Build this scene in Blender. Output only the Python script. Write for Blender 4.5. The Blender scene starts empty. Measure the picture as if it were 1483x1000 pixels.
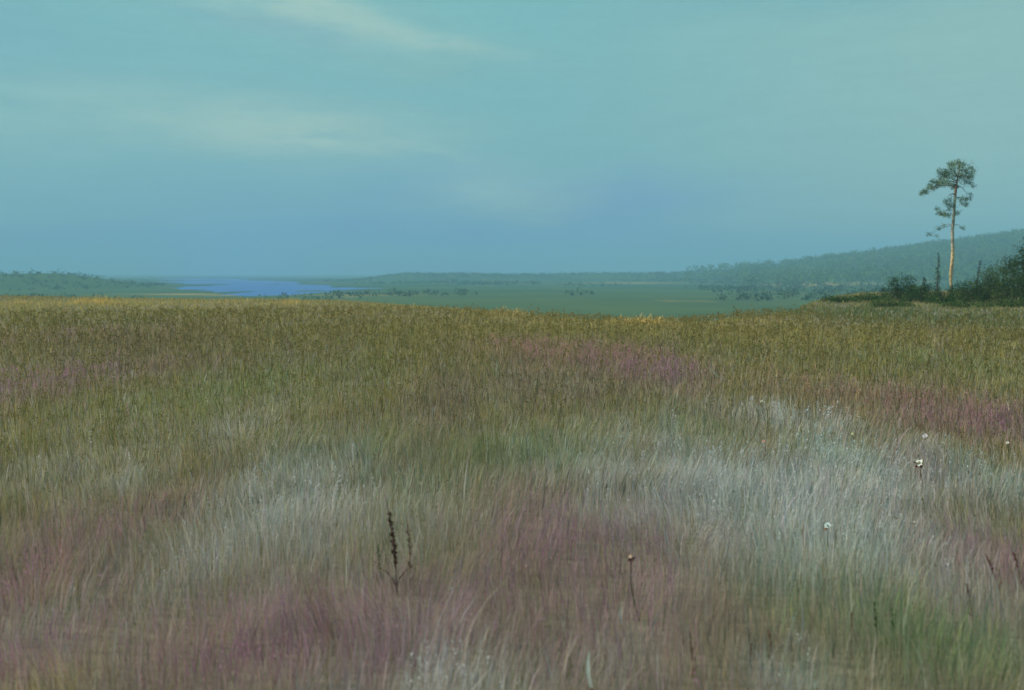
import bpy, math, random
import numpy as np
from mathutils import Vector, Matrix

rng = np.random.default_rng(7)
random.seed(7)
scene = bpy.context.scene
COL = scene.collection
R = math.radians

# ------------------------------------------------------------------ helpers
def srgb(r, g, b):
    f = lambda c: (c/255/12.92) if c/255 <= .04045 else ((c/255+.055)/1.055)**2.4
    return (f(r), f(g), f(b))

def tag(o, label=None, cat=None, group=None, kind=None):
    if label: o['label'] = label
    if cat: o['category'] = cat
    if group: o['group'] = group
    if kind: o['kind'] = kind
    return o

def empty(name, loc):
    o = bpy.data.objects.new(name, None)
    o.empty_display_size = .1
    o.location = loc
    COL.objects.link(o)
    return o

def mesh_obj(name, V, F, mat, parent=None, cols=None, smooth=True):
    """V (n,3), F list of equal-length index arrays (list of (m,k)), cols (n,3)"""
    me = bpy.data.meshes.new(name)
    V = np.asarray(V, dtype=np.float32)
    me.vertices.add(len(V)); me.vertices.foreach_set('co', V.ravel())
    loops = np.concatenate([np.asarray(f, dtype=np.int32).ravel() for f in F])
    tot = np.concatenate([np.full(len(f), np.asarray(f).shape[1], dtype=np.int32) for f in F])
    start = np.concatenate([[0], np.cumsum(tot)[:-1]]).astype(np.int32)
    me.loops.add(len(loops)); me.loops.foreach_set('vertex_index', loops)
    me.polygons.add(len(tot)); me.polygons.foreach_set('loop_start', start)
    me.polygons.foreach_set('use_smooth', np.full(len(tot), smooth, dtype=bool))
    if cols is not None:
        a = me.color_attributes.new('plant_colour', 'FLOAT_COLOR', 'POINT')
        c4 = np.ones((len(V), 4), dtype=np.float32); c4[:, :3] = cols
        a.data.foreach_set('color', c4.ravel())
    me.update(calc_edges=True); me.validate()
    me.materials.append(mat)
    o = bpy.data.objects.new(name, me)
    COL.objects.link(o)
    if parent: o.parent = parent
    return o

class Mesh:
    """collects tubes, ribbons and small leaves into one mesh"""
    def __init__(s): s.V, s.Q, s.T, s.C, s.n = [], [], [], [], 0
    def add(s, V, Q=None, T=None, c=(.1, .1, .1)):
        V = np.asarray(V, float); s.V.append(V)
        c = np.asarray(c, float)
        s.C.append(np.broadcast_to(c, (len(V), 3)) if c.ndim == 1 else c)
        if Q is not None and len(Q): s.Q.append(np.asarray(Q)+s.n)
        if T is not None and len(T): s.T.append(np.asarray(T)+s.n)
        s.n += len(V)
    def tube(s, pts, rad, c, sides=8, wob=0.):
        pts = np.asarray(pts, float); k = len(pts)
        rad = np.broadcast_to(np.asarray(rad, float), (k,))
        tang = np.gradient(pts, axis=0); tang /= np.linalg.norm(tang, axis=1)[:, None]+1e-9
        ref = np.array([1., 0.13, 0.21])
        a = np.cross(tang, ref); a /= np.linalg.norm(a, axis=1)[:, None]+1e-9
        b = np.cross(tang, a)
        ang = np.linspace(0, 2*np.pi, sides, endpoint=False)
        rr = rad[:, None]*(1+wob*rng.normal(size=(k, sides)))
        P = pts[:, None]+rr[..., None]*(np.cos(ang)[None, :, None]*a[:, None]+np.sin(ang)[None, :, None]*b[:, None])
        V = np.concatenate([P.reshape(-1, 3), pts[-1:]+tang[-1:]*rad[-1]])
        Q = [(i*sides+j, i*sides+(j+1) % sides, (i+1)*sides+(j+1) % sides, (i+1)*sides+j) for i in range(k-1) for j in range(sides)]
        T = [((k-1)*sides+j, (k-1)*sides+(j+1) % sides, k*sides) for j in range(sides)]
        c = np.asarray(c, float)
        if c.ndim == 2: c = np.concatenate([np.repeat(c, sides, 0), c[-1:]])
        s.add(V, Q, T, c)
    def ribbon(s, pts, wid, side, c, cup=.25):
        """a leaf blade with a centre fold: real V-shaped section"""
        pts = np.asarray(pts, float); k = len(pts)
        wid = np.broadcast_to(np.asarray(wid, float), (k,))
        side = np.asarray(side, float); side = side/np.linalg.norm(side)
        tang = np.gradient(pts, axis=0); tang /= np.linalg.norm(tang, axis=1)[:, None]+1e-9
        nor = np.cross(tang, side)
        L = pts-side*wid[:, None]+nor*(cup*wid)[:, None]; Rr = pts+side*wid[:, None]+nor*(cup*wid)[:, None]
        V = np.concatenate([L, pts, Rr])
        Q = [(i, i+k, i+k+1, i+1) for i in range(k-1)]+[(i+k, i+2*k, i+2*k+1, i+k+1) for i in range(k-1)]
        c = np.asarray(c, float)
        if c.ndim == 2: c = np.concatenate([c, c, c])
        s.add(V, Q, None, c)
    def leaves(s, P, D, length, width, c):
        """diamond shaped little leaves: P points, D directions"""
        P = np.asarray(P, float); n = len(P)
        D = D/(np.linalg.norm(D, axis=1)[:, None]+1e-9)
        S = np.cross(D, rng.normal(size=(n, 3))); S /= np.linalg.norm(S, axis=1)[:, None]+1e-9
        L = np.broadcast_to(np.asarray(length, float), (n,))[:, None]; W = np.broadcast_to(np.asarray(width, float), (n,))[:, None]
        N = np.cross(D, S)
        V = np.stack([P, P+D*L*.5+S*W*.5+N*W*.15, P+D*L, P+D*L*.5-S*W*.5+N*W*.15], 1).reshape(-1, 3)
        i = np.arange(n)*4
        c = np.asarray(c, float)
        cc = np.repeat(np.broadcast_to(c, (n, 3)), 4, 0)
        s.add(V, np.stack([i, i+1, i+2, i+3], 1), None, cc)
    def blob(s, cen, rad, c, nu=10, nv=7, wob=.08):
        th = np.linspace(0, np.pi, nv); ph = np.linspace(0, 2*np.pi, nu, endpoint=False)
        V = np.stack([np.outer(np.sin(th), np.cos(ph)), np.outer(np.sin(th), np.sin(ph)), np.outer(np.cos(th), np.ones(nu))], -1)
        V = V*(1+wob*rng.normal(size=(nv, nu, 1)))*np.asarray(rad)+np.asarray(cen)
        Q = [(i*nu+j, (i+1)*nu+j, (i+1)*nu+(j+1) % nu, i*nu+(j+1) % nu) for i in range(nv-1) for j in range(nu)]
        s.add(V.reshape(-1, 3), Q, None, c)
    def build(s, name, mat, parent=None):
        F = []
        if s.Q: F.append(np.concatenate(s.Q))
        if s.T: F.append(np.concatenate(s.T))
        return mesh_obj(name, np.concatenate(s.V), F, mat, parent, np.concatenate(s.C))

# smooth value noise (numpy)
_G = rng.random((64, 64))
def vnoise(x, y):
    x = np.asarray(x, float); y = np.asarray(y, float)
    xi = np.floor(x).astype(int); yi = np.floor(y).astype(int); fx = x-xi; fy = y-yi
    fx = fx*fx*(3-2*fx); fy = fy*fy*(3-2*fy)
    g = lambda a, b: _G[a % 64, b % 64]
    return (g(xi, yi)*(1-fx)+g(xi+1, yi)*fx)*(1-fy)+(g(xi, yi+1)*(1-fx)+g(xi+1, yi+1)*fx)*fy
def fbm(x, y, o=3):
    return sum(vnoise(x*2**i+17*i, y*2**i+5*i)*.5**i for i in range(o))/sum(.5**i for i in range(o))
def sstep(t):
    t = np.clip(t, 0, 1); return t*t*(3-2*t)

# ------------------------------------------------------------------ camera
EYE = 1.6
FPX = 1442.0
PITCH = math.atan(105/FPX)
cam_d = bpy.data.cameras.new('camera'); cam = bpy.data.objects.new('camera', cam_d); COL.objects.link(cam)
cam.location = (0, 0, EYE); cam.rotation_euler = (math.pi/2-PITCH, 0, 0)
cam_d.sensor_width = 36; cam_d.lens = FPX*36/1483
cam_d.dof.use_dof = True; cam_d.dof.focus_distance = 12; cam_d.dof.aperture_fstop = 2.2
cam_d.clip_end = 30000; cam_d.clip_start = .05
scene.camera = cam

def ray(px, py):
    a = (px-741.5)/FPX; b = (500-py)/FPX
    c, s = math.cos(PITCH), math.sin(PITCH)
    return np.array([a, c+b*s, -s+b*c])
def on_plane(px, py, z=0.):
    d = ray(px, py); k = (z-EYE)/d[2]
    return np.array([d[0]*k, d[1]*k, z])
def at_dist(px, py, y):
    d = ray(px, py); return np.array([0, 0, EYE])+d*(y/d[1])

# ------------------------------------------------------------------ terrain
VALLEY = -7.0
_ct = [-.9, -.51, -.34, -.17, 0, .13, .20, .28, .35, .52, .9]
_cy = [66, 62, 56, 51, 31, 23, 24, 34, 74, 86, 90]
LAKE = [(-104, 425, 20, 52, -.1), (-150, 600, 46, 150, -.22), (-88, 452, 26, 15, .4), (-108, 560, 36, 40, -.3), (-262, 930, 62, 190, -.33), (-400, 1290, 60, 150, -.35)]
def lake_field(x, y):
    f = np.full_like(np.asarray(x, float), -9.)
    for cx, cy, rx, ry, sh in LAKE:
        xx = x-cx-sh*(y-cy)
        f = np.maximum(f, 1.6-((xx/rx)**2+((y-cy)/ry)**2)+1.3*(fbm(x/12, y/45)-.5))
    return f
def T(x, y):
    x = np.asarray(x, float); y = np.asarray(y, float)
    t = x/np.maximum(y, 3.0)
    yc = np.interp(t, _ct, _cy)
    u = np.maximum(0, y-yc)
    z = VALLEY*(1-np.exp(-u*u/(2*40.**2)))
    z = z+(.16*(fbm(x/7, y/9)-.5)+.05*(fbm(x/1.3+9, y/1.6)-.5))*np.exp(-np.maximum(0, y-90)/60.)*np.minimum(1, np.hypot(x, y)/5)
    hill = 66*sstep((x-120)/650)*np.exp(-((y-900)/280)**2)
    ridge = 7.6*np.exp(-((y-540)/50)**2)*sstep((-x-190)/60)*(.85+.3*fbm(x/60, y/60))
    low = 7.4*np.exp(-((y-1050)/130)**2)*sstep((x+170)/60)*(.75+.4*fbm(x/90, y/90))
    z = z+hill+ridge+low
    lf = lake_field(x, y)
    z = z-1.2*sstep((lf-.4)/.6)
    return z

def axis(lo, hi, n, s):
    a = np.arcsinh(np.array([lo, hi])/s)
    return np.sinh(np.linspace(a[0], a[1], n))*s
gx = axis(-3200, 3200, 420, 12.); gy = np.concatenate([axis(-70, 3, 40, 12.)[:-1], axis(3, 4500, 520, 14.)])
GX, GY = np.meshgrid(gx, gy); GZ = T(GX, GY)
nx, ny = len(gx), len(gy)
I = (np.arange(ny-1)[:, None]*nx+np.arange(nx-1)[None]).ravel()

# ------------------------------------------------------------------ materials
def new_mat(name):
    m = bpy.data.materials.new(name); m.use_nodes = True
    nt = m.node_tree; nt.nodes.clear()
    out = nt.nodes.new('ShaderNodeOutputMaterial')
    return m, nt, out

def plant_material(name, translucent=.3, gloss=.0, noise_scale=30, var=.25):
    m, nt, out = new_mat(name)
    at = nt.nodes.new('ShaderNodeAttribute'); at.attribute_name = 'plant_colour'
    tc = nt.nodes.new('ShaderNodeTexCoord')
    nz = nt.nodes.new('ShaderNodeTexNoise'); nz.inputs['Scale'].default_value = noise_scale
    nt.links.new(tc.outputs['Object'], nz.inputs['Vector'])
    mr = nt.nodes.new('ShaderNodeMapRange'); mr.inputs['From Min'].default_value = .3; mr.inputs['From Max'].default_value = .7
    mr.inputs['To Min'].default_value = 1-var; mr.inputs['To Max'].default_value = 1+var
    nt.links.new(nz.outputs['Fac'], mr.inputs['Value'])
    mu = nt.nodes.new('ShaderNodeVectorMath'); mu.operation = 'SCALE'
    nt.links.new(at.outputs['Color'], mu.inputs[0]); nt.links.new(mr.outputs[0], mu.inputs['Scale'])
    di = nt.nodes.new('ShaderNodeBsdfDiffuse'); tr = nt.nodes.new('ShaderNodeBsdfTranslucent')
    nt.links.new(mu.outputs[0], di.inputs['Color']); nt.links.new(mu.outputs[0], tr.inputs['Color'])
    mx = nt.nodes.new('ShaderNodeMixShader'); mx.inputs[0].default_value = translucent
    nt.links.new(di.outputs[0], mx.inputs[1]); nt.links.new(tr.outputs[0], mx.inputs[2])
    nt.links.new(mx.outputs[0], out.inputs['Surface'])
    return m

M_GRASS = plant_material('meadow_grass', .4, noise_scale=3, var=.12)
M_FLOWER = plant_material('flower_petal', .35, noise_scale=200, var=.08)
M_STEM = plant_material('plant_stem', .15, noise_scale=120, var=.3)
M_LEAF = plant_material('needle_foliage', .2, noise_scale=2.2, var=.35)
M_BARK = plant_material('pine_bark', 0., noise_scale=6, var=.45)
M_WOOD = plant_material('far_woodland', .3, noise_scale=.012, var=.2)

class N:
    """tiny node-maths helper"""
    def __init__(s, nt): s.nt = nt
    def m(s, op, a, b=None, c=None, clamp=False):
        n = s.nt.nodes.new('ShaderNodeMath'); n.operation = op; n.use_clamp = clamp
        for i, v in enumerate((a, b, c)):
            if v is None: continue
            if isinstance(v, (int, float)): n.inputs[i].default_value = v
            else: s.nt.links.new(v, n.inputs[i])
        return n.outputs[0]
    def mix(s, fac, a, b):
        n = s.nt.nodes.new('ShaderNodeMix'); n.data_type = 'RGBA'
        for i, v in ((0, fac), (6, a), (7, b)):
            if isinstance(v, (int, float)): n.inputs[i].default_value = v
            elif isinstance(v, (tuple, list)): n.inputs[i].default_value = (*v, 1)
            else: s.nt.links.new(v, n.inputs[i])
        return n.outputs[2]
    def noise(s, vec, scale, detail=3, rough=.5):
        n = s.nt.nodes.new('ShaderNodeTexNoise'); n.inputs['Scale'].default_value = scale
        n.inputs['Detail'].default_value = detail; n.inputs['Roughness'].default_value = rough
        s.nt.links.new(vec, n.inputs['Vector']); return n.outputs['Fac']
    def comb(s, x, y, z=0.):
        n = s.nt.nodes.new('ShaderNodeCombineXYZ')
        for i, v in enumerate((x, y, z)):
            if isinstance(v, (int, float)): n.inputs[i].default_value = v
            else: s.nt.links.new(v, n.inputs[i])
        return n.outputs[0]
    def blob(s, X, Y, cx, cy, rx, ry, rot=0.):
        dx = s.m('SUBTRACT', X, cx); dy = s.m('SUBTRACT', Y, cy)
        c, sn = math.cos(rot), math.sin(rot)
        p = s.m('ADD', s.m('MULTIPLY', dx, c/rx), s.m('MULTIPLY', dy, sn/rx))
        q = s.m('ADD', s.m('MULTIPLY', dx, -sn/ry), s.m('MULTIPLY', dy, c/ry))
        r2 = s.m('ADD', s.m('MULTIPLY', p, p), s.m('MULTIPLY', q, q))
        return s.m('EXPONENT', s.m('MULTIPLY', r2, -1.0))

# ground material: moss and dead-grass litter on the meadow, dark green bog and reed strips in the valley
M_GROUND, nt, out = new_mat('moor_ground'); h = N(nt)
geo = nt.nodes.new('ShaderNodeNewGeometry'); sep = nt.nodes.new('ShaderNodeSeparateXYZ')
nt.links.new(geo.outputs['Position'], sep.inputs[0]); X, Y, Z = sep.outputs
pos = geo.outputs['Position']
n1 = h.noise(pos, 1.1, 5, .6)
near = h.mix(n1, (.17, .165, .09), (.21, .18, .16))
n2 = h.noise(h.comb(h.m('MULTIPLY', X, .012), h.m('MULTIPLY', Y, .012)), 1., 5, .6)
n3 = h.noise(h.comb(h.m('MULTIPLY', X, .012), h.m('MULTIPLY', Y, .0045)), 2.3, 3)
far = h.mix(h.m('MULTIPLY_ADD', n2, 4., -1.5, clamp=True), (.030, .085, .055), (.065, .125, .060))
near_v = h.m('MULTIPLY_ADD', h.m('MULTIPLY_ADD', h.m('SUBTRACT', n2, .5), 260., Y), -1/260., 610/260., clamp=True)
far = h.mix(h.m('MULTIPLY', near_v, .3), far, (.120, .150, .055))
reed = h.m('MULTIPLY_ADD', n3, 9., -5.6, clamp=True)
far = h.mix(h.m('MULTIPLY', reed, .55), far, (.30, .22, .09))
for cx, cy, rx, ry, k in ((195, 640, 30, 40, .9), (-135, 395, 17, 10, .9), (-108, 375, 12, 9, .6), (90, 800, 40, 40, .5), (-62, 380, 22, 12, .5)):
    b = h.blob(h.m('MULTIPLY_ADD', h.m('SUBTRACT', n2, .5), 60., X), Y, cx, cy, rx, ry)
    far = h.mix(h.m('MULTIPLY', b, k), far, (.42, .30, .12))
isfar = h.m('MULTIPLY_ADD', Y, 1/60, -80/60, clamp=True)
colr = h.mix(isfar, near, far)
bs = nt.nodes.new('ShaderNodeBsdfDiffuse'); nt.links.new(colr, bs.inputs['Color'])
bp = nt.nodes.new('ShaderNodeBump'); bp.inputs['Strength'].default_value = .5; bp.inputs['Distance'].default_value = .05
nt.links.new(h.noise(pos, 9., 6, .65), bp.inputs['Height']); nt.links.new(bp.outputs[0], bs.inputs['Normal'])
nt.links.new(bs.outputs[0], out.inputs['Surface'])

ground = mesh_obj('ground', np.stack([GX, GY, GZ], -1).reshape(-1, 3), [np.stack([I, I+1, I+1+nx, I+nx], 1)], M_GROUND)
tag(ground, 'rolling olive moor ground falling to a hazy green valley', 'ground', kind='structure')

# lake: water sheet inside the basin
lx = np.linspace(-600, 30, 150); ly = np.linspace(330, 1560, 160)
LX, LY = np.meshgrid(lx, ly)
keep = lake_field(LX, LY) > .25
idx = -np.ones(LX.shape, int); idx[keep] = np.arange(keep.sum())
q = np.stack([idx[:-1, :-1], idx[:-1, 1:], idx[1:, 1:], idx[1:, :-1]], -1).reshape(-1, 4); q = q[(q >= 0).all(1)]
M_WATER, nt, out = new_mat('lake_water'); h = N(nt)
pb = nt.nodes.new('ShaderNodeBsdfPrincipled'); pb.inputs['Base Color'].default_value = (.025, .100, .36, 1)
pb.inputs['Roughness'].default_value = .35; pb.inputs['Specular IOR Level'].default_value = .16; pb.inputs['IOR'].default_value = 1.33
tcw = nt.nodes.new('ShaderNodeTexCoord')
bp = nt.nodes.new('ShaderNodeBump'); bp.inputs['Strength'].default_value = .35; bp.inputs['Distance'].default_value = .3
nt.links.new(h.noise(tcw.outputs['Object'], .35, 5, .6), bp.inputs['Height']); nt.links.new(bp.outputs[0], pb.inputs['Normal'])
nt.links.new(pb.outputs[0], out.inputs['Surface'])
lake = mesh_obj('lake', np.stack([LX[keep], LY[keep], np.full(keep.sum(), VALLEY-.25)], 1), [q], M_WATER)
tag(lake, 'long blue lake lying in the far valley on the left', 'lake', kind='structure')

# ------------------------------------------------------------------ meadow plants
C_OLIVE = np.array((.180, .160, .038)); C_GREEN = np.array((.105, .185, .088)); C_MAUVE = np.array((.240, .125, .185))
C_GREY = np.array((.365, .365, .378)); C_RED = np.array((.235, .135, .110)); C_STRAW = np.array((.33, .255, .095)); C_BROWN = np.array((.158, .116, .104))
C_PURP = np.array((.225, .112, .172)); C_TEAL = np.array((.26, .34, .33)); C_DARK = np.array((.060, .092, .038))
KINDS = [C_OLIVE, C_GREEN, C_MAUVE, C_GREY, C_RED, C_STRAW, C_BROWN, C_PURP, C_TEAL, C_DARK]
# where each kind of plant grows: (kind, px, py, rx, ry, amount, slant)
PATCH = [
 (4, 760, 500, 90, 12, 1.0, .18), (4, 870, 516, 110, 16, 1.0, .15), (2, 890, 530, 110, 20, .9, 0), (2, 420, 880, 160, 70, .7, 0), (2, 960, 545, 60, 18, 1.0, .2),
 (4, 1260, 572, 90, 20, .8, .05), (4, 1390, 582, 130, 28, 1.0, 0), (6, 1380, 590, 150, 34, .9, 0), (7, 1430, 600, 120, 24, 1.8, 0), (4, 1180, 555, 70, 18, .8, 0),
 (2, 60, 548, 100, 28, 1.6, 0), (6, 190, 500, 110, 20, 1.0, 0), (6, 330, 520, 90, 18, .8, 0), (2, 100, 480, 120, 14, .7, 0),
 (6, 640, 590, 50, 40, 1.5, 0), (6, 760, 560, 130, 25, .8, 0), (6, 850, 570, 60, 20, .9, 0), (6, 1020, 600, 60, 30, .6, 0),
 (7, 8, 845, 50, 65, 2.0, 0), (2, 700, 880, 260, 80, .5, 0), (2, 250, 900, 260, 70, .5, 0), (2, 50, 770, 50, 30, .6, 0), (7, 20, 950, 100, 70, 2.2, 0), (2, 210, 740, 60, 40, .8, 0), (2, 120, 890, 40, 60, .9, 0),
 (2, 430, 905, 120, 55, 1.1, 0), (7, 520, 960, 70, 45, 1.3, 0), (2, 320, 960, 90, 55, 1.8, 0), (2, 650, 860, 120, 40, .9, 0),
 (2, 800, 780, 90, 55, 2.0, 0), (7, 890, 785, 70, 45, 1.6, 0), (6, 790, 880, 70, 60, 1.2, 0), (2, 850, 900, 90, 40, 1.3, 0),
 (6, 1040, 900, 90, 45, 1.8, 0), (2, 990, 880, 60, 45, 1.0, 0), (7, 1140, 985, 90, 20, 1.2, 0), (2, 960, 985, 70, 25, 1.2, 0), (7, 800, 985, 50, 20, .8, 0),
 (2, 1420, 800, 90, 60, 2.0, 0), (6, 1240, 930, 40, 60, 1.0, 0), (6, 1470, 900, 50, 60, .8, 0), (2, 1330, 670, 50, 30, .7, 0), (2, 980, 760, 60, 40, .8, 0),
 (3, 430, 705, 80, 45, 1.7, 0), (3, 400, 760, 90, 45, 1.2, 0), (3, 560, 740, 80, 50, .7, 0), (3, 90, 675, 80, 24, .6, 0), (3, 190, 690, 40, 25, .6, 0), (3, 60, 890, 40, 40, 1.2, 0),
 (3, 640, 965, 150, 60, 2.0, 0), (3, 890, 930, 40, 40, 1.0, 0), (3, 1080, 740, 180, 50, 3.0, 0), (3, 1220, 690, 160, 30, 2.6, 0), (8, 1210, 655, 36, 24, 2.6, 0), (8, 1120, 720, 130, 45, 1.2, 0),
 (3, 1160, 605, 90, 18, 1.7, 0), (3, 1040, 690, 60, 20, .8, 0), (3, 960, 640, 80, 30, .8, 0), (8, 1440, 690, 60, 30, 1.3, 0), (8, 1260, 790, 110, 40, 1.2, 0), (3, 1420, 860, 70, 40, .8, 0),
 (8, 1170, 975, 60, 30, 2.6, 0), (8, 1120, 820, 60, 30, .6, 0), (3, 250, 830, 50, 40, .8, 0), (3, 1330, 640, 50, 12, 1.0, 0), (3, 860, 680, 80, 40, .5, 0), (3, 330, 620, 60, 30, .5, 0), (3, 1080, 590, 60, 10, .8, 0),
 (1, 1350, 930, 110, 50, 3.6, 0), (1, 1270, 870, 80, 35, 1.0, 0), (1, 780, 660, 110, 35, .9, 0), (1, 500, 660, 90, 40, .7, 0), (1, 330, 560, 130, 40, .6, 0), (1, 1150, 860, 50, 30, .9, 0), (1, 1000, 620, 80, 25, .8, 0), (1, 1400, 520, 90, 18, .6, 0), (1, 600, 720, 60, 40, .6, 0),
 (9, 1360, 452, 170, 9, 3.5, 0), (9, 1200, 446, 90, 7, 2.5, 0), (9, 1430, 464, 90, 8, 1.2, 0), (9, 1280, 460, 80, 6, 1.5, 0),
 (5, 740, 453, 90, 5, 1.3, 0), (5, 940, 461, 130, 5, 1.8, 0), (5, 120, 438, 140, 5, 1.5, 0), (5, 1130, 463, 80, 4, .8, 0), (5, 330, 436, 120, 4, .8, 0),
 (5, 110, 985, 45, 35, 1.6, 0), (5, 300, 440, 400, 10, .5, 0), (5, 900, 470, 300, 12, .7, 0), (5, 1200, 490, 120, 12, .5, 0), (5, 560, 450, 120, 10, .6, 0),
]
def patch_params():
    out = []
    for k, px, py, rx, ry, a, sl in PATCH:
        c = on_plane(px, py, .12); far_ = on_plane(px, max(py-ry, 424), .12); near_ = on_plane(px, py+ry, .12)
        out.append((k, c[0], c[1], rx*c[1]/FPX, max(far_[1]-c[1], .1), max(c[1]-near_[1], .1), a, sl))
    return out
PP = patch_params()
def plant_weights(x, y):
    W = np.zeros((len(KINDS), len(x))); W[0] = .95+.35*sstep((np.hypot(x, y)-6)/6); W[1] = .12; W[3] = .10+.16*np.exp(-(np.hypot(x, y)/14)**2); W[6] = .22; W[2] = .10
    dist = np.hypot(x, y)
    W[2] += .28*np.exp(-(dist/7.5)**2); W[3] += .12*np.exp(-(dist/7.)**2)
    sc = np.maximum(.35, dist*.045)
    wx = x+.55*sc*(fbm(x/sc*.6, y/sc*.22)-.5)*2; wy = y+1.1*sc*(fbm(x/sc*.6+31, y/sc*.22+7)-.5)*2
    for k, cx, cy, rx, ryf, ryn, a, sl in PP:
        dy = wy-cy
        e = ((wx-cx)/rx)**2+np.where(dy > 0, dy/ryf, dy/ryn)**2
        W[k] += a*np.exp(-e*.8)
    for i in range(len(KINDS)):   # clumpy, broken edges
        W[i] *= (.40+1.2*fbm(x/(.35*sc)+11*i, y/(.7*sc)+3*i))
    W[5] += .20*np.exp(-((dist-42)/14.)**2)*np.clip(1.6-3.4*x/np.maximum(y, 1)-.35, .15, 1)
    return W/W.sum(0)
KA = np.array(KINDS)*1.62
def plant_colour(W, soft=.68, jit=.085):
    n = W.shape[1]
    mean = KA.T @ W
    pick = (np.cumsum(W, 0) < rng.random(n)).sum(0).clip(0, len(KINDS)-1)
    c = mean.T*soft+KA[pick]*(1-soft)
    return c*np.exp(jit*rng.normal(size=(n, 1)))*(1+.05*rng.normal(size=(n, 3))), pick

def scatter(n, r0, r1, p, half=R(34)):
    u = rng.random(n); e = 2-p
    r = (r0**e+u*(r1**e-r0**e))**(1/e)
    a = (rng.random(n)*2-1)*half
    return r*np.sin(a), r*np.cos(a), r

def grass_mesh(n, r0, r1, p, hmean, wk, segs=3, half=R(34), lean=.42):
    x, y, r = scatter(n, r0, r1, p, half)
    W = plant_weights(x, y); c, pick = plant_colour(W)
    keep = rng.random(n) < .45+1.1*fbm(x/.45+5, y/.6+9)
    x, y, r, c, W = x[keep], y[keep], r[keep], c[keep], W[:, keep]; n = len(x)
    z = T(x, y)
    tall = .45+1.1*fbm(x/.55+3, y/.7)+.25*W[3]+.2*W[7]
    hgt = hmean*tall*np.exp(.28*rng.normal(size=n))
    wid = np.maximum(.0013, wk*r)*(.7+.6*rng.random(n))*np.where(rng.random(n) < .07, 2.4, 1.)
    az = rng.random(n)*2*np.pi; ln = hgt*lean*rng.random(n)**1.3
    wind = .04*hgt
    sw = 2*np.pi*2*vnoise(x/.7+40, y/.9+13); so_ = .38*hgt*vnoise(x/.5+7, y/.6)
    dx = np.cos(az)*ln+wind+so_*np.cos(sw); dy = np.sin(az)*ln+so_*np.sin(sw)
    fa = rng.random(n)*np.pi
    sx, sy = np.cos(fa)*wid, np.sin(fa)*wid
    B = np.stack([x, y, z-.01], 1)
    V = np.empty((n, 2*segs+1, 3), np.float32)
    for i in range(segs):
        t = i/segs; w = (1-.55*t)
        ce = B+np.stack([dx*t**2, dy*t**2, hgt*(t-.16*t*t*(ln/hgt))], 1)
        V[:, 2*i] = ce-np.stack([sx, sy, 0*sx], 1)*w; V[:, 2*i+1] = ce+np.stack([sx, sy, 0*sx], 1)*w
    V[:, 2*segs] = B+np.stack([dx, dy, hgt*(1-.16*ln/hgt)], 1)
    k = 2*segs+1; b = np.arange(n)*k
    Q = np.concatenate([np.stack([b+2*i, b+2*i+1, b+2*i+3, b+2*i+2], 1) for i in range(segs-1)])
    Tt = np.stack([b+2*segs-2, b+2*segs-1, b+2*segs], 1)
    return V.reshape(-1, 3), Q, Tt, np.repeat(c, k, 0)

def join(parts):
    V, Q, Tt, C, o = [], [], [], [], 0
    for v, q_, t_, c_ in parts:
        V.append(v); Q.append(q_+o); Tt.append(t_+o); C.append(c_); o += len(v)
    return np.concatenate(V), [np.concatenate(Q), np.concatenate(Tt)], np.concatenate(C)

V, F, C = join([
    grass_mesh(100000, 1.2, 9, 1.0, .145, .00030, 3),
    grass_mesh(150000, 7, 30, 1.35, .125, .00036, 3),
    grass_mesh(150000, 24, 100, 1.5, .12, .00042, 2),
])
tag(mesh_obj('grass', V, F, M_GRASS, None, C), 'fine olive and grey green moor grass covering the meadow', 'grass', kind='stuff')

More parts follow.
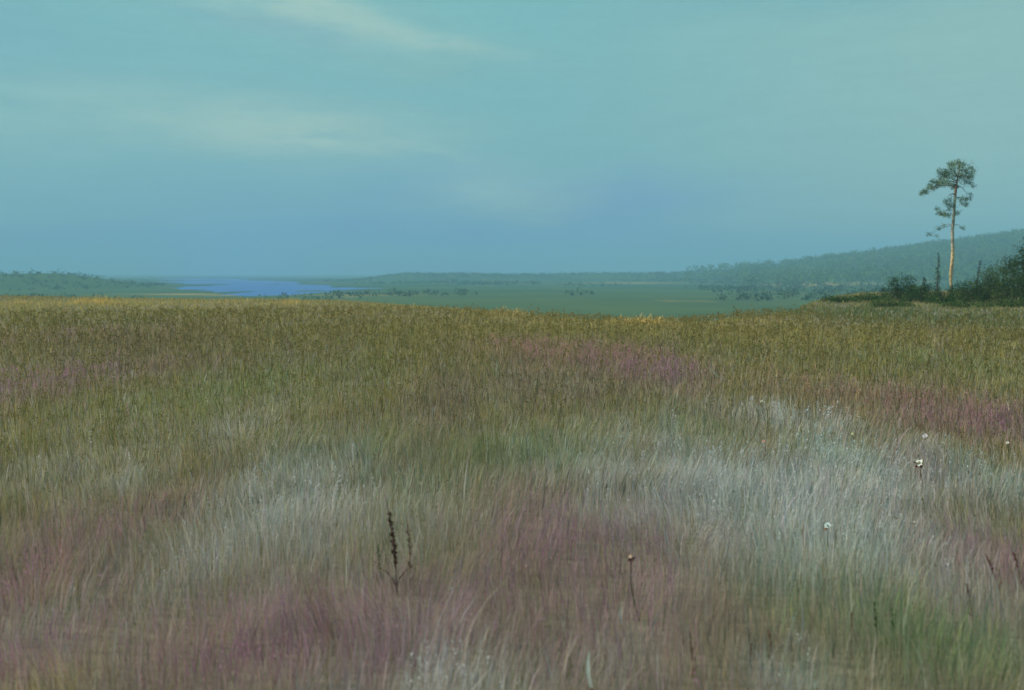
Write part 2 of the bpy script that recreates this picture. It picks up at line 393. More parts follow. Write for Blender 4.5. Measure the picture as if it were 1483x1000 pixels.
# flowering heather sprigs and pale seed plumes, both uncountable ground cover
def sprigs(name, n, r0, r1, p, kinds, hmean, nf, size, spread, label, cat, bright, thr):
    x, y, r = scatter(n, r0, r1, p)
    W = plant_weights(x, y)
    w = W[kinds].sum(0)
    ok = rng.random(n) < np.clip((w-thr)*1.6, 0, 1)
    x, y, r, W = x[ok], y[ok], r[ok], W[:, ok]; n = len(x)
    z = T(x, y)
    hgt = hmean*np.exp(.22*rng.normal(size=n))*(.8+.4*fbm(x/1.2, y/1.2))
    az = rng.random(n)*2*np.pi; ln = hgt*.35*rng.random(n)
    tip = np.stack([x+np.cos(az)*ln+.02*hgt, y+np.sin(az)*ln, z+hgt], 1); base = np.stack([x, y, z], 1)
    Wk = W[kinds]/W[kinds].sum(0); col = (KA[kinds].T @ Wk).T*bright
    m = Mesh()
    # stems
    wid = np.maximum(.0010, .00022*r)
    fa = rng.random(n)*np.pi; s = np.stack([np.cos(fa)*wid, np.sin(fa)*wid, 0*fa], 1)
    mid = (base+tip)/2; mid[:, 2] += hgt*.06
    Vs = np.stack([base-s, base+s, mid-s*.8, mid+s*.8, tip], 1).reshape(-1, 3); b = np.arange(n)*5
    m.add(Vs, np.stack([b, b+1, b+3, b+2], 1), np.stack([b+2, b+3, b+4], 1), np.repeat(col*.75, 5, 0))
    # florets
    t = 1-(rng.random((n, nf))**1.2)*spread
    P = base[:, None]*(1-t[..., None])+tip[:, None]*t[..., None]
    P[..., 2] += (hgt[:, None]*.10*(1-(2*t-1)**2))
    sc = np.maximum(size, .00085*r)[:, None]
    P = P+rng.normal(size=P.shape)*sc[..., None]*.9
    D = rng.normal(size=(n*nf, 3)); D[:, 2] = np.abs(D[:, 2])+.4
    ss = np.repeat(sc[:, 0], nf)*(.6+.8*rng.random(n*nf))
    cf = np.repeat(col, nf, 0)*np.exp(.2*rng.normal(size=(n*nf, 1)))
    m.leaves(P.reshape(-1, 3), D, ss*1.7, ss, cf)
    o = m.build(name, M_GRASS)
    return tag(o, label, cat, kind='stuff')
sprigs('heather', 60000, 1.5, 60, 1.25, [2, 4, 7], .20, 9, .0042, .55, 'mauve and dull red flowering heather drifts across the meadow', 'heather', 1.1, .28)
sprigs('seed_plumes', 50000, 1.5, 45, 1.2, [3, 8], .21, 10, .0045, .4, 'soft grey white seed plumes lying in pale drifts on the meadow', 'seed plumes', 1.0, .3)

sprigs('sedge', 16000, 2.0, 40, 1.3, [0, 5, 6], .23, 8, .0036, .3, 'scattered brown and straw sedge heads standing in the moor grass', 'sedge', .62, .15)

# ------------------------------------------------------------------ straw tufts on the crest
def tuft(px, py, wpx, hpx, n, label, col):
    d = on_plane(px, py, .1)
    # settle the tuft on the ground where the crest meets this bearing
    best = None
    for k in range(520):
        Q_ = at_dist(px, py, 24+k*.1); gap = abs(Q_[2]-T(Q_[0], Q_[1])-.12)
        if best is None or gap < best-1e-4: best, P = gap, Q_
    cx, cy = P[0], P[1]; hw = wpx/2*cy/FPX; hh = hpx*cy/FPX
    root = empty('grass_tuft', (cx, cy, float(T(cx, cy))))
    tag(root, label, 'grass tuft', 'straw coloured grass tufts along the meadow crest')
    for name, nn, f in (('leaf_blades', n, 1.), ('seed_stalks', n//6, 1.35)):
        m = Mesh()
        ox = rng.normal(size=nn)*hw*.5; oy = rng.normal(size=nn)*.35
        bz = T(cx+ox, cy+oy)-float(T(cx, cy))
        for i in range(nn):
            H = hh*f*(.5+.6*rng.random())*math.exp(-(ox[i]/hw)**2*.7); a = rng.random()*6.28; l = H*.5*rng.random()
            b = np.array([ox[i], oy[i], bz[i]-.02])
            pts = [b+np.array([math.cos(a)*l*t*t+.25*H*t*t, math.sin(a)*l*t*t, H*t]) for t in (0, .5, 1)]
            c = np.array(col)*.88*math.exp(.2*rng.normal())
            m.ribbon(pts, [.010, .009, .002] if f == 1. else [.006, .006, .009], (math.cos(a+1.5), math.sin(a+1.5), 0), c)
        tag(m.build(name, M_GRASS, root), kind='stuff')
tuft(926, 458, 120, 13, 460, 'brightest straw yellow grass tuft on the crest right of centre', (.80, .58, .22))
tuft(742, 451, 80, 11, 280, 'small straw grass tuft on the crest near the middle of the meadow edge', (.70, .50, .18))
tuft(1085, 460, 70, 8, 180, 'low dull straw grass tuft on the crest just short of the dark shrubs', (.62, .46, .18))
tuft(135, 437, 110, 10, 340, 'long low straw grass tuft on the crest at the far left under the lake', (.70, .50, .17))
tuft(420, 438, 80, 8, 220, 'faint straw grass tuft on the crest directly below the lake', (.60, .45, .17))
tuft(30, 438, 60, 8, 160, 'short straw grass tuft on the crest beside the left picture edge', (.58, .44, .17))

# ------------------------------------------------------------------ single plants
def stand(px, py):
    """ground point seen at a pixel"""
    for k in range(3000):
        Yy = 2.5+k*.02
        P = at_dist(px, py, Yy)
        if P[2] <= T(P[0], P[1]): break
    return np.array([P[0], P[1], float(T(P[0], P[1]))])
def stem_curve(base, px, py, depth=0., bow=0., n=9):
    """curve from the root to the tip seen at (px,py), local to base"""
    tip = at_dist(px, py, base[1]+depth)-base
    t = np.linspace(0, 1, n)[:, None]
    side = np.array([tip[2], 0, -tip[0]])*bow
    return tip*t+side*(4*t*(1-t))*1.0

DK = np.array((.085, .045, .032)); DG = np.array((.035, .055, .016)); RD = np.array((.16, .035, .045)); PK = np.array((.28, .15, .19)); PALE = np.array((.62, .66, .60)); BR = np.array((.13, .07, .045))

def seed_stalk(bx, by, tx, ty, label, c0, c1, thick, head, group=None, headc=None, leafs=2, bow=.03):
    b = stand(bx, by); root = empty('seed_stalk', b)
    tag(root, label, 'seed stalk', group)
    pts = stem_curve(b, tx, ty, .0, bow, 12); L = np.linalg.norm(pts[-1])
    t = np.linspace(0, 1, 12)[:, None]
    m = Mesh(); m.tube(pts, np.linspace(thick, thick*.35, 12), np.array(c0)*(1-t)+np.array(c1)*t, 7, .08); m.build('stem', M_STEM, root)
    # seed head: husks hugging the stem over a stretch of it
    t0, t1, nh, hl = head
    tt = rng.random(nh)*(t1-t0)+t0
    ii = tt*11; i0 = np.minimum(ii.astype(int), 10); P = pts[i0]+(pts[i0+1]-pts[i0])*(ii-i0)[:, None]
    D = rng.normal(size=(nh, 3))*.6; D[:, 2] = 1.0
    hc = np.array(c0 if headc is None else headc)
    m = Mesh(); m.leaves(P+rng.normal(size=P.shape)*thick*.8, D, hl*(.6+.7*rng.random(nh)), hl*.35, hc*np.exp(.25*rng.normal(size=(nh, 1)))); m.build('seed_head', M_STEM, root)
    for k in range(leafs):
        a = rng.random()*6.28; l = L*(.35+.25*rng.random())
        q_ = [np.array([math.cos(a)*l*.6*s_*s_, math.sin(a)*l*.3*s_*s_, l*s_*(1-.35*s_)]) for s_ in np.linspace(0, 1, 6)]
        m = Mesh(); m.ribbon(q_, thick*1.5*np.array([.7, 1, 1, .8, .5, .05]), (-math.sin(a), math.cos(a), 0), np.array(c0)*.9+DG*.3); m.build('leaf', M_STEM, root)

seed_stalk(574, 862, 557, 716, 'tallest dark brown stalk with a pinkish tip leaning left in the grass', DK, PK, .0045, (.28, .80, 150, .022), leafs=3, headc=DK*1.1)
seed_stalk(592, 868, 588, 745, 'thin upright dark stalk right of the tallest brown stalk', DK*1.2, BR*1.5, .003, (.35, .85, 60, .018), leafs=2, headc=DK*1.4)
seed_stalk(549, 850, 546, 788, 'short dark green stalk left of the tallest brown stalk', DG, DG*1.4, .0028, (.4, .95, 40, .015), leafs=1, headc=DG*1.3)
seed_stalk(1268, 950, 1266, 872, 'dark green blade-like stalk in the bright green patch', DG, DG*1.3, .003, (.5, .95, 40, .014), headc=DG*1.3)
seed_stalk(1446, 858, 1428, 806, 'dark red leaning seed stalk among mauve grass on the far right', RD, RD*1.2, .003, (.55, 1., 50, .014), headc=RD)
seed_stalk(1478, 850, 1468, 802, 'dark red seed stalk cut by the right picture edge', RD, RD*1.2, .003, (.55, 1., 50, .014), headc=RD)
seed_stalk(1409, 905, 1399, 846, 'lowest brownish red seed stalk under the two dark red ones', BR, RD, .003, (.5, 1., 45, .014), headc=BR*.9)
seed_stalk(1293, 955, 1291, 880, 'slim green stalk just right of the dark green blade-like one', DG*1.6, DG*1.8, .0025, (.6, .95, 25, .012), headc=DG*2)
seed_stalk(1003, 985, 998, 915, 'dark stalk at the left end of the brown clump near the bottom', DK*1.5, RD*.8, .003, (.3, .9, 34, .013), headc=DK*1.6)
seed_stalk(1087, 970, 1082, 908, 'dark stalk in the middle of the brown clump near the bottom', DK*1.5, RD*.8, .003, (.3, .9, 34, .013), headc=DK*1.6)
seed_stalk(1117, 965, 1113, 912, 'dark stalk at the right end of the brown clump near the bottom', DK*1.5, RD*.8, .003, (.3, .9, 34, .013), headc=DK*1.6)

def flower(bx, by, tx, ty, label, petal, size, npet, centre, stemc, sepal=None, cat='wildflower', closed=.3, bow=.02, group=None, leafs=1, name='wildflower'):
    b = stand(bx, by); root = empty(name, b); tag(root, label, cat, group)
    pts = stem_curve(b, tx, ty, 0, bow, 10); tip = pts[-1]
    m = Mesh(); m.tube(pts, np.linspace(.0035, .0018, 10)*max(1, b[1]/6), stemc, 7, .05); m.build('stem', M_STEM, root)
    ax = np.array([-.5, -.55, .67]); ax /= np.linalg.norm(ax)
    u = np.cross(ax, (1, 0, 0)); u /= np.linalg.norm(u); v = np.cross(ax, u)
    for k in range(npet):
        a = 6.283*k/npet+.3*rng.normal(); d = math.cos(a)*u+math.sin(a)*v
        s_ = np.linspace(0, 1, 6)
        l = size*.75*(.85+.3*rng.random())
        q_ = [tip+d*l*t_*(1-closed*t_)+ax*l*closed*1.6*t_ for t_ in s_]
        m = Mesh(); m.ribbon(q_, size*.26*np.array([.25, .7, 1., 1., .7, .1]), np.cross(ax, d), np.array(petal)*(.9+.2*rng.random()), .2); m.build('petal', M_FLOWER, root)
    m = Mesh(); m.blob(tip+ax*size*.12, size*.24, centre); m.build('flower_centre', M_FLOWER, root)
    if sepal is not None:
        m = Mesh(); D = rng.normal(size=(9, 3)); D[:, 2] -= .3
        m.leaves(np.repeat(tip[None]-ax*size*.15, 9, 0), D, size*1.1, size*.4, sepal); m.build('sepals', M_STEM, root)
    for k in range(leafs):
        a = rng.random()*6.28; l = np.linalg.norm(tip)*.4
        q_ = [pts[3]+np.array([math.cos(a)*l*s_, math.sin(a)*l*s_*.6, l*.5*s_*(1-.6*s_)]) for s_ in np.linspace(0, 1, 5)]
        m = Mesh(); m.ribbon(q_, l*.12*np.array([.3, 1, 1, .7, .05]), (-math.sin(a), math.cos(a), 0), np.array(stemc)*1.1); m.build('leaf', M_STEM, root)
    return root

flower(926, 900, 914, 808, 'half open cream bud with dark purple sepals on a dark green stem', (.95, .76, .62), .022, 5, (.8, .6, .4), DG*.8, RD*.5, closed=.65, bow=-.05, leafs=0)
flower(1336, 712, 1331, 671, 'star shaped white flower over a dark red calyx in the grey drift', (.86, .86, .78), .044, 5, (.5, .45, .3), BR, RD*.6, closed=.1)
flower(1236, 662, 1235, 630, 'tiny pale yellow bud standing highest in the grey drift', (.88, .88, .56), .030, 4, (.7, .7, .3), DG*1.5, None, closed=.7)
flower(1110, 672, 1107, 641, 'tiny pink bud at the left end of the grey drift', (.88, .58, .50), .034, 4, (.7, .4, .35), BR, None, closed=.6)
flower(1196, 808, 1199, 762, 'pale blue flower with an orange brown calyx in the grey drift', (.66, .82, .82), .030, 6, (.6, .7, .6), DG*1.6, (.30, .13, .03), closed=.15)
flower(1341, 655, 1340, 632, 'pale violet flower near the red heather on the right', (.68, .67, .76), .038, 6, (.5, .5, .5), DG*1.4, None, closed=.2)
flower(1461, 668, 1459, 642, 'tiny white flower close to the right picture edge', (.80, .82, .74), .028, 5, (.6, .6, .4), DG*1.4, None, closed=.3)
flower(1325, 790, 1324, 757, 'small white flower with an orange calyx below the star shaped one', (.70, .68, .66), .016, 5, (.5, .5, .4), BR*1.3, (.34, .18, .05), closed=.3)
flower(1104, 602, 1103, 582, 'farthest small white flower at the upper edge of the grey drift', (.66, .66, .58), .034, 5, (.6, .6, .4), DG*1.4, None, closed=.3)

def pale_blade(bx, by, tx, ty, label, bow, w, frac, c_low, c_top):
    b = stand(bx, by); root = empty('pale_grass', b); tag(root, label, 'grass blade')
    n = 14; pts = stem_curve(b, tx, ty, 0, bow, n); k = int(n*frac)
    m = Mesh(); m.tube(pts[:k+1], np.linspace(w*.55, w*.45, k+1), c_low, 6, .05); m.build('stem', M_STEM, root)
    m = Mesh(); q_ = pts[k:]; s_ = np.linspace(0, 1, len(q_))
    m.ribbon(q_, w*np.sin(np.pi*(.22+.76*s_)), (1, .35, 0), np.array(c_top), .3); m.build('leaf_blade', M_FLOWER, root)
pale_blade(872, 1032, 854, 943, 'curved white grass blade on a dark purple stem at the bottom edge', -.10, .0075, .38, RD*.45, PALE*1.1)
pale_blade(1232, 950, 1231, 832, 'upright pale grass blade on a brown stem in the green patch', .015, .0042, .55, BR, (.62, .56, .42))
pale_blade(1326, 858, 1317, 816, 'small hooked pale grass blade above the green patch', .06, .006, .35, RD*.8, (.62, .58, .54))
pale_blade(1246, 1000, 1232, 968, 'short slanting pale grass blade near the bottom below the brown stem', .03, .004, .3, BR, (.52, .48, .36))
pale_blade(1052, 553, 1030, 534, 'slanted pale grass blade lying above the grey drift', -.08, .016, .2, BR, (.55, .56, .45))
pale_blade(905, 925, 899, 878, 'faint grey grass blade below the half open cream bud', -.05, .005, .4, BR*1.5, (.40, .44, .42))

# ------------------------------------------------------------------ the lone pine
TY = 66.0
mp = lambda zx, zy, dy=0.: at_dist(1180+zx/3.3333, 200+zy/3.3333, TY+dy)
tb = mp(662, 752); tb[2] = float(T(tb[0], TY))-.05
pine = empty('pine_tree', tb)
tag(pine, 'tall lone pine with bare leaning trunk and small tufted crown above dark shrubs', 'pine tree')
L = lambda zx, zy, dy=0.: mp(zx, zy, dy)-tb
path = [(662, 752), (661, 720), (656, 690), (659, 640), (665, 590), (667, 540), (665, 490), (664, 445), (668, 410), (672, 370), (674, 330), (677, 285), (681, 245), (686, 215), (692, 175), (698, 140), (700, 118)]
tp = np.array([L(a, b, .12*math.sin(i)) for i, (a, b) in enumerate(path)])
fine = np.linspace(0, len(path)-1, 60)
tpf = np.stack([np.interp(fine, np.arange(len(path)), tp[:, i]) for i in range(3)], 1)
rad = np.interp(fine, [0, 1, 3, 6, 9, 12, 14, 16], [.085, .08, .105, .10, .09, .08, .045, .02])
O_, G_, P_, K_, RB = (.50, .36, .19), (.31, .28, .22), (.33, .36, .27), (.05, .045, .03), (.22, .12, .08)
stops = [0, .9, 1.6, 4.6, 5.4, 8.2, 9.2, 11, 11.6, 12.6, 13.5, 16]
scol = np.array([K_, K_, O_, O_, G_, G_, P_, P_, RB, RB, G_, (.1, .1, .06)])
tcol = np.stack([np.interp(fine, stops, scol[:, i]) for i in range(3)], 1)*np.exp(.12*rng.normal(size=(60, 1)))
m = Mesh(); m.tube(tpf, rad, tcol, 12, .05); trunk = m.build('trunk', M_BARK, pine)
# limbs: (start on trunk idx, end zx,zy, depth)
limbs = [(13.0, 625, 190, .3), (12.6, 560, 245, -.4), (12.4, 515, 272, .2), (13.6, 655, 150, -.5), (14.2, 740, 160, .5), (13.8, 765, 215, -.3), (12.2, 735, 265, .6), (14.8, 700, 112, .2),
         (11.2, 640, 285, -.5), (11.0, 710, 300, .3), (9.6, 600, 360, .4), (9.8, 625, 330, -.3), (9.0, 715, 350, -.2), (7.9, 590, 437, .1), (7.6, 545, 465, -.3), (7.8, 712, 432, .3), (12.9, 600, 215, .7), (13.9, 720, 190, -.8)]
ends = []
for st, ex, ey, dd in limbs:
    a = np.array([np.interp(st, np.arange(len(path)), tp[:, i]) for i in range(3)]); e = L(ex, ey, dd*1.6)
    t = np.linspace(0, 1, 8)[:, None]
    pts = a+(e-a)*t; pts[:, 2] += (.22*np.linalg.norm(e-a)*np.sin(t[:, 0]*np.pi)*(.5 if ey < 300 else .25)); pts[1:-1] += rng.normal(size=(6, 3))*.03
    r0 = .045 if st > 10 else .022
    m = Mesh(); m.tube(pts, np.linspace(r0, .008, 8), (.12, .10, .065), 6, .05); m.build('branch', M_BARK, trunk)
    ends.append(pts)
# crown: needle tufts in clumps (zx, zy, rx, ry (zoom px), depth radius m, tufts)
clumps = [(700, 145, 62, 38, .8, 120), (672, 125, 22, 26, .5, 40), (745, 165, 30, 30, .5, 50), (715, 195, 45, 28, .7, 70), (650, 175, 40, 26, .6, 70), (618, 180, 30, 26, .6, 60), (628, 215, 42, 20, .6, 70), (580, 220, 32, 20, .5, 55),
          (565, 242, 30, 14, .4, 42), (530, 262, 24, 10, .3, 26), (513, 272, 10, 8, .2, 12), (600, 160, 10, 14, .2, 14), (660, 235, 34, 12, .4, 34), (735, 215, 22, 16, .3, 26), (768, 160, 10, 8, .2, 6), (765, 228, 14, 8, .2, 8),
          (640, 305, 20, 20, .4, 34), (655, 330, 18, 16, .3, 26), (712, 300, 22, 26, .4, 34), (745, 285, 12, 22, .3, 20), (735, 320, 10, 14, .2, 12), (610, 365, 26, 14, .4, 36), (645, 372, 20, 14, .4, 26), (690, 365, 16, 10, .3, 12), (590, 345, 14, 10, .2, 10),
          (600, 440, 12, 8, .2, 9), (548, 465, 10, 8, .2, 7), (712, 436, 12, 8, .2, 8), (620, 425, 8, 8, .2, 5), (590, 475, 6, 5, .2, 4)]
m = Mesh(); mpx = 66/FPX/3.3333
for zx, zy, rx, ry, rd, k in clumps:
    cen = L(zx, zy, rng.normal()*.35); k = int(k*.75)
    d = rng.normal(size=(k, 3)); d /= np.linalg.norm(d, axis=1)[:, None]; d *= (rng.random((k, 1))**.45)
    P = cen+d*np.array([rx*mpx*1.08, rd, ry*mpx*1.08])
    nn = 9
    PP_ = np.repeat(P, nn, 0)+rng.normal(size=(k*nn, 3))*.045
    D = rng.normal(size=(k*nn, 3))*.75; D[:, 2] += .35
    if 300 < zy < 420 or zx > 700: D[:, 2] -= .5
    base_c = np.array((.072, .128, .052)) if rng.random() < .55 else np.array((.130, .195, .105))
    cc = np.repeat(base_c*np.exp(.3*rng.normal(size=(k, 1))), nn, 0)*np.exp(.15*rng.normal(size=(k*nn, 1)))
    m.leaves(PP_, D, .10+.09*rng.random(k*nn), .030, cc)
m.build('crown', M_LEAF, pine)

# ------------------------------------------------------------------ shrubs and young conifers round the pine
def shrub(px, ptop, pbase, wpx, dist, label, dark=1., warm=0., airy=0.):
    P = at_dist(px, pbase, dist); bx, by = P[0], dist; bz = float(T(bx, by))
    Hh = at_dist(px, ptop, dist)[2]-bz; Wd = wpx/2*dist/FPX
    root = empty('shrub', (bx, by, bz-.03)); tag(root, label, 'shrub', 'dark shrubs around the lone pine')
    ends = []
    m = Mesh()
    for k in range(9):
        a = rng.random()*6.28; l = Wd*(.2+.7*rng.random()); H = Hh*(.55+.4*rng.random())
        t = np.linspace(0, 1, 6)
        pts = np.stack([math.cos(a)*l*t**1.3, math.sin(a)*l*t**1.3, H*t], 1); pts[1:] += rng.normal(size=(5, 3))*.02
        m.tube(pts, np.linspace(.018, .006, 6), (.06, .05, .03), 5); ends.append(pts)
    m.build('stems', M_BARK, root)
    m = Mesh(); nc = int(30+wpx*.6+max(0, 420-ptop)*.9)
    for k in range(nc):
        a = rng.random()*6.28; rr = rng.random()**.5; zz = rng.random()
        env = Hh*(1-.62*rr**2.5)*(.75+.35*rng.random())
        cen = np.array([math.cos(a)*Wd*rr, math.sin(a)*Wd*.8*rr, env*(.12+.88*zz)])
        n = int(46*(1-airy)); d = rng.normal(size=(n, 3))*np.array([.13, .13, .12])*(.8+.5*rng.random())
        D = rng.normal(size=(n, 3)); D[:, 2] = np.abs(D[:, 2])+.5
        c = np.array((.036, .074, .022)) if rng.random() < .65 else np.array((.068, .116, .036))
        c = (c+np.array((.02, .012, 0))*warm)*dark*math.exp(.25*rng.normal())
        m.leaves(cen+d, D, .07+.06*rng.random(n), .032, c*np.exp(.2*rng.normal(size=(n, 1))))
    # a few shoots that break the outline
    for k in range(8):
        a = rng.random()*6.28; rr = rng.random()*.7
        b0 = np.array([math.cos(a)*Wd*rr, math.sin(a)*Wd*rr, Hh*(1-.75*rr**2)*.8]); l = Hh*(.15+.22*rng.random())
        n = 16; tt = rng.random((n, 1)); P_ = b0+np.array([.15*l*rng.normal(), 0, l])*tt
        D = rng.normal(size=(n, 3))*.5; D[:, 2] += .9
        m.leaves(P_, D, .06, .022, np.array((.035, .055, .022))*dark)
    m.build('foliage', M_LEAF, root)
# (px, top, base, width, distance)
SH = [(1222, 434, 452, 62, 52, 'lowest flat shrub at the left end of the dark shrub line', 1., 0, .2),
      (1258, 428, 454, 64, 53, 'low shrub second from the left end of the shrub line', 1., 0, .1),
      (1303, 399, 452, 58, 54, 'domed dark shrub left of the pine, tallest on that side', .85, 0, 0),
      (1334, 413, 455, 52, 52, 'mid height shrub between the domed shrub and the pine', .95, 0, 0),
      (1362, 424, 458, 46, 50, 'small shrub just left of the pine trunk foot', 1., .2, .1),
      (1398, 408, 458, 52, 52, 'small shrub just right of the pine trunk foot', .9, .2, 0),
      (1428, 388, 456, 70, 53, 'rounded shrub under the thin slanting sapling', .95, .6, 0),
      (1456, 370, 458, 76, 54, 'broad brownish green shrub left of the edge spruce', .95, .9, 0),
      (1488, 350, 462, 92, 50, 'tall shrub cut by the right picture edge', .85, .4, 0),
      (1290, 440, 470, 60, 46, 'low front shrub fading into grass below the domed one', 1.15, .4, .3),
      (1395, 440, 470, 80, 46, 'low front shrub fading into grass below the pine', 1.2, .6, .3),
      (1465, 436, 470, 70, 46, 'low front shrub fading into grass near the right edge', 1.1, .6, .25)]
for a in SH: shrub(*a)

def conifer(name, px, ptop, pbase, wpx, dist, label, cat, lean=0., tone=1., tiers=26, group=None):
    P = at_dist(px, pbase, dist); bx = P[0]; bz = float(T(bx, dist))
    H = at_dist(px, ptop, dist)[2]-bz; Wd = wpx/2*dist/FPX
    root = empty(name, (bx, dist, bz-.03)); tag(root, label, cat, group)
    t = np.linspace(0, 1, 8)
    ax = np.stack([lean*H*t**1.4, 0*t, H*t], 1)
    m = Mesh(); m.tube(ax, np.linspace(.02+.012*H, .006, 8), (.08, .06, .04), 7, .04); trunk = m.build('trunk', M_BARK, root)
    m = Mesh()
    for k in range(tiers):
        f = .12+.88*(k+.9*rng.random())/tiers; rr = Wd*(1-f)**.7*(.6+.8*rng.random())+.03
        for j in range(3):
            a = rng.random()*6.28; n = max(9, int(60*rr))
            s_ = rng.random((n, 1)); l = rr*(.6+.6*rng.random())
            cen = np.array([lean*H*f**1.4, 0, H*f])
            Pp = cen+np.array([math.cos(a)*l, math.sin(a)*l, -.35*l])*s_+rng.normal(size=(n, 3))*.03
            D = np.array([math.cos(a), math.sin(a), -.2])+rng.normal(size=(n, 3))*.7
            c = np.array((.024, .046, .018))*tone*math.exp(.25*rng.normal())
            ls = min(1, .6+Wd)
            D[:, 2] += .5*(f > .8)
            m.leaves(Pp, D, (.07+.06*rng.random(n))*ls*(1.15-.6*f), .028*ls, c*np.exp(.2*rng.normal(size=(n, 1))))
    m.build('crown', M_LEAF, root)
conifer('spruce_tree', 1481, 340, 452, 62, 52, 'dark spruce half cut by the right picture edge', 'spruce', tone=.9, tiers=34)
conifer('young_spruce', 1357, 366, 440, 14, 58, 'slim young spruce left of the pine trunk', 'spruce sapling', tone=1.3)
conifer('young_spruce', 1412, 376, 440, 9, 56, 'thin leaning sapling right of the pine trunk', 'spruce sapling', lean=.10, tone=1.0)
conifer('young_spruce', 1339, 401, 440, 13, 56, 'tiny dark spruce tip rising from the shrubs left of the slim spruce', 'spruce sapling', lean=-.05, tone=.9)
conifer('spruce_tree', 1530, 352, 452, 60, 56, 'wide dark spruce just outside the right picture edge', 'spruce', tone=.9, tiers=34)

# ------------------------------------------------------------------ far woods (one mass in the mist)
def woods(n_hill):
    # dense wood over the right-hand hill
    x = 20+rng.random(n_hill)*900; y = 520+rng.random(n_hill)*560
    k = rng.random(n_hill) < sstep((x-110-.10*(y-700))/300)*np.exp(-((y-860)/230)**2)*1.25
    x, y = x[k], y[k]
    k = lake_field(x, y) < -.6; x, y = x[k], y[k]
    z = T(x, y); n = len(x)
    Hh = (5+4*rng.random(n)+3*fbm(x/60, y/60))
    nl = 40
    dd = rng.normal(size=(n, nl, 3)); dd /= np.linalg.norm(dd, axis=2)[..., None]; dd *= rng.random((n, nl, 1))**.4
    P = np.stack([x, y, z+Hh*.42], 1)[:, None]+dd*np.stack([Hh*.5, Hh*.5, Hh*.5], 1)[:, None]
    D = rng.normal(size=(n*nl, 3)); D[:, 2] += .3
    c = np.array((.085, .165, .052))[None]*np.exp(.11*rng.normal(size=(n, 1)))*(1+.25*rng.random((n, 1))*np.array([[1.2, .6, -.2]]))
    m = Mesh(); m.leaves(P.reshape(-1, 3), D, 1.6+1.2*rng.random(n*nl), 1.1, np.repeat(c, nl, 0)*np.exp(.07*rng.normal(size=(n*nl, 1))))
    tag(m.build('forest', M_WOOD), 'misty green woodland covering the right-hand hill beyond the meadow', 'forest', kind='stuff')
    return n
print('woods', woods(12000))
def scrub(n):
    # low bushes dotted over the boggy plain and along the bank
    x = rng.random(n)*1500-620; y = 300+rng.random(n)**1.2*820
    w_ = sstep((fbm(x/55+3, y/130)-.50)/.12)*.8+.9*np.exp(-((y-1040)/70)**2)*(x > -150)+1.0*np.exp(-((y-530)/55)**2)*sstep((-x-180)/40)
    k = (rng.random(n) < w_) & (np.abs(x/y) < .7) & (lake_field(x, y) < -.3)
    x, y = x[k], y[k]; z = T(x, y); n = len(x); Hh = .9+1.6*rng.random(n)**2; nl = 14
    dd = rng.normal(size=(n, nl, 3))*np.array([1.0, 1.0, .5])*.55
    P = np.stack([x, y, z+Hh*.45], 1)[:, None]+dd*Hh[:, None, None]
    P[..., 2] = np.maximum(P[..., 2], z[:, None]+.05)
    D = rng.normal(size=(n*nl, 3)); D[:, 2] += .5
    c = np.array((.050, .100, .050))*np.exp(.3*rng.normal(size=(n, 1)))*np.where(rng.random((n, 1)) < .12, np.array([[2.6, 1.6, .9]]), 1.)
    m = Mesh(); m.leaves(P.reshape(-1, 3), D, .7+.6*rng.random(n*nl), .5, np.repeat(c, nl, 0))
    tag(m.build('undergrowth', M_WOOD), 'low dark scrub dotted over the boggy valley plain', 'scrub', kind='stuff')
scrub(20000)

# ------------------------------------------------------------------ haze
HD = .0008
hx0, hx1, hy0, hy1, hz0, hz1 = -3300, 3300, -90, 4600, -10.5, 84
V = [(x, y, z) for z in (hz0, hz1) for x, y in ((hx0, hy0), (hx1, hy0), (hx1, hy1), (hx0, hy1))]
mh, nt, out = new_mat('valley_air')
pv = nt.nodes.new('ShaderNodeVolumePrincipled'); pv.inputs['Density'].default_value = HD
pv.inputs['Color'].default_value = (.30, .58, .80, 1); pv.inputs['Anisotropy'].default_value = .0
pv.inputs['Density Attribute'].default_value = ''
nt.links.new(pv.outputs[0], out.inputs['Volume'])
hz = mesh_obj('haze', V, [np.array([(0, 3, 2, 1), (4, 5, 6, 7), (0, 1, 5, 4), (1, 2, 6, 5), (2, 3, 7, 6), (3, 0, 4, 7)])], mh, smooth=False)
tag(hz, 'pale blue green mist filling the valley air', 'haze', kind='stuff')

# ------------------------------------------------------------------ light and sky
SUN_EL, SUN_AZ = R(38), R(-80)          # azimuth from +Y, negative = left
sd = Vector((math.cos(SUN_EL)*math.sin(SUN_AZ), math.cos(SUN_EL)*math.cos(SUN_AZ), math.sin(SUN_EL)))
sl = bpy.data.lights.new('sun', 'SUN'); sl.energy = 2.2; sl.angle = R(10); sl.color = (1, .90, .74)
so = bpy.data.objects.new('sun', sl); COL.objects.link(so); so.rotation_euler = (-sd).to_track_quat('-Z', 'Y').to_euler(); so.location = (0, 0, 60)

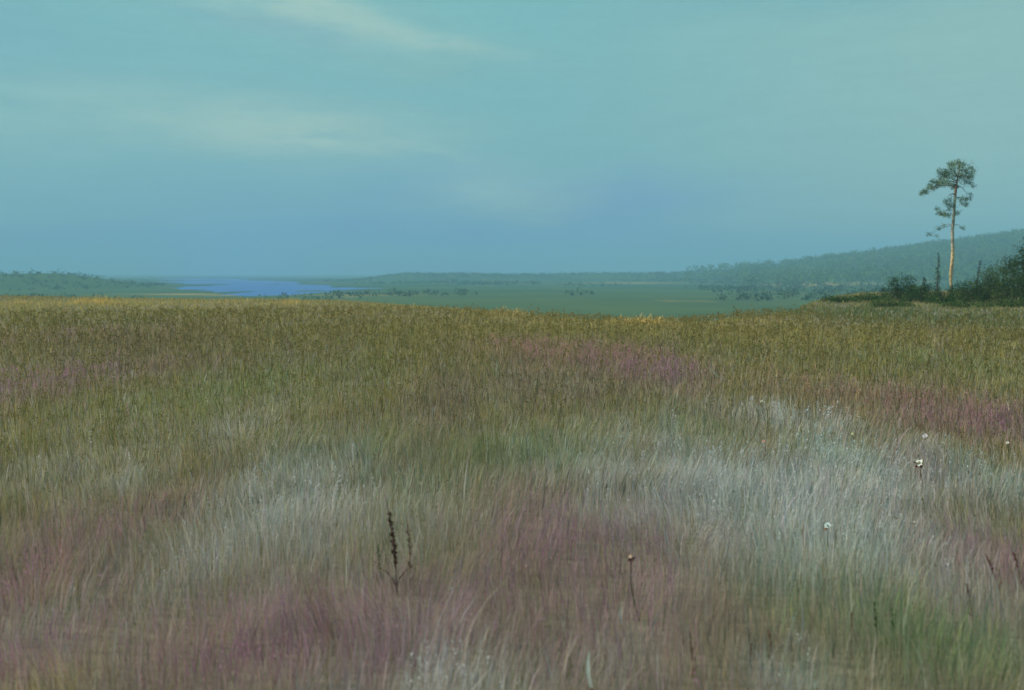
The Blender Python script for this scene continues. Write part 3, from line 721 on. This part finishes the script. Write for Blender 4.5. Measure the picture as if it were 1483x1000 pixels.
w = bpy.data.worlds.new('World'); scene.world = w; w.use_nodes = True
nt = w.node_tree; nt.nodes.clear(); h = N(nt)
out = nt.nodes.new('ShaderNodeOutputWorld'); bg = nt.nodes.new('ShaderNodeBackground'); nt.links.new(bg.outputs[0], out.inputs[0])
sky = nt.nodes.new('ShaderNodeTexSky'); sky.sky_type = 'NISHITA'; sky.sun_disc = False
sky.sun_elevation = SUN_EL; sky.sun_rotation = SUN_AZ; sky.air_density = 1.2; sky.dust_density = 2.
STR = .06
tc = nt.nodes.new('ShaderNodeTexCoord'); sp = nt.nodes.new('ShaderNodeSeparateXYZ'); nt.links.new(tc.outputs['Generated'], sp.inputs[0])
az = h.m('ARCTAN2', sp.outputs[0], sp.outputs[1]); el = h.m('ARCSINE', sp.outputs[2])
# sky coordinates in the units of the photograph: u = bearing, v = height above the horizon
U = h.m('MULTIPLY', az, FPX*.93); Vv = h.m('MULTIPLY', el, FPX)
cv = h.comb(h.m('MULTIPLY', az, 2.2), h.m('MULTIPLY', el, 9.))
wa = h.m('MULTIPLY', h.m('SUBTRACT', h.noise(cv, 2.2, 4), .5), 150.)
wb = h.m('MULTIPLY', h.m('SUBTRACT', h.noise(cv, 3.1, 4), .5), 75.)
U2 = h.m('ADD', U, wa); V2 = h.m('ADD', Vv, wb)
EXPO = 1.2
K = lambda *c: tuple(v/STR/2**EXPO for v in srgb(*c))
g = h.m('MULTIPLY', V2, 1/420., clamp=True)
col = h.mix(h.m('MULTIPLY', V2, 1/130., clamp=True), K(112, 170, 188), K(124, 181, 186))
col = h.mix(h.m('MULTIPLY_ADD', V2, 1/300., -110/300., clamp=True), col, K(127, 189, 188))
col = h.mix(h.m('MULTIPLY_ADD', V2, 1/900., -.5, clamp=True), col, K(120, 170, 185))
# right-hand side a little paler and greyer
col = h.mix(h.m('MULTIPLY', h.m('MULTIPLY_ADD', U2, 1/500., -.1, clamp=True), .9), col, K(150, 193, 186))
brk = h.m('MULTIPLY_ADD', h.noise(h.comb(h.m('MULTIPLY', az, 7.), h.m('MULTIPLY', el, 34.), 3.), 1.3, 5, .62), 3.6, -.85, clamp=True)
def veil(cx, cy, rx, ry, rot, c, k):
    global col
    b = h.blob(U2, V2, cx-741.5, 395-cy, rx, ry, rot)
    if c[0] > 140: b = h.m('MULTIPLY', b, brk)
    col = h.mix(h.m('MULTIPLY', b, k), col, K(*c))
BLUE = (88, 136, 212)
veil(690, 362, 330, 44, .0, BLUE, .85); veil(880, 305, 120, 40, .1, BLUE, .7); veil(630, 280, 130, 36, 0, (104, 158, 200), .6)
veil(100, 360, 240, 24, 0, (92, 148, 198), .75); veil(20, 90, 220, 60, 0, (108, 166, 182), .5); veil(420, 60, 110, 14, -.2, (110, 164, 184), .5)
veil(300, 290, 180, 30, 0, (112, 170, 188), .4)
PALEC = (178, 208, 192)
veil(440, 25, 160, 38, -.22, PALEC, .85); veil(620, 70, 120, 18, -.2, PALEC, .5); veil(420, 195, 220, 32, -.06, PALEC, .8); veil(180, 195, 240, 44, .02, (146, 193, 186), .6)
veil(560, 215, 110, 12, -.2, PALEC, .5); veil(720, 285, 110, 32, 0, (156, 196, 194), .9); veil(800, 305, 80, 22, .1, (146, 182, 186), .6); veil(640, 110, 60, 20, 0, (140, 186, 176), .4)
veil(1150, 310, 260, 40, 0, (142, 180, 186), .4); veil(1300, 330, 260, 40, 0, (152, 196, 186), .6); veil(1120, 30, 300, 26, 0, (116, 176, 184), .5)
# fine streaks in the veil
st = h.noise(h.comb(h.m('MULTIPLY', az, 10.), h.m('MULTIPLY', el, 60.)), 1.5, 5, .6)
vm = nt.nodes.new('ShaderNodeVectorMath'); vm.operation = 'SCALE'
nt.links.new(col, vm.inputs[0]); nt.links.new(h.m('MULTIPLY_ADD', st, .16, .92), vm.inputs['Scale'])
# faint ripple of high cloud
rp = h.noise(h.comb(h.m('MULTIPLY', az, 60.), h.m('MULTIPLY', el, 190.)), 1.6, 3, .6)
vm2 = nt.nodes.new('ShaderNodeVectorMath'); vm2.operation = 'SCALE'
nt.links.new(vm.outputs[0], vm2.inputs[0]); nt.links.new(h.m('MULTIPLY_ADD', rp, .12, .94), vm2.inputs['Scale'])
fin = h.mix(.92, sky.outputs[0], vm2.outputs[0])
nt.links.new(fin, bg.inputs['Color']); bg.inputs['Strength'].default_value = STR

# ------------------------------------------------------------------ render settings
scene.render.engine = 'CYCLES'
scene.cycles.use_denoising = True
scene.cycles.max_bounces = 6; scene.cycles.diffuse_bounces = 3; scene.cycles.transmission_bounces = 3; scene.cycles.volume_bounces = 1
scene.view_settings.view_transform = 'Standard'; scene.view_settings.look = 'None'
scene.view_settings.exposure = EXPO; scene.view_settings.gamma = 1; scene.view_settings.use_curve_mapping = False
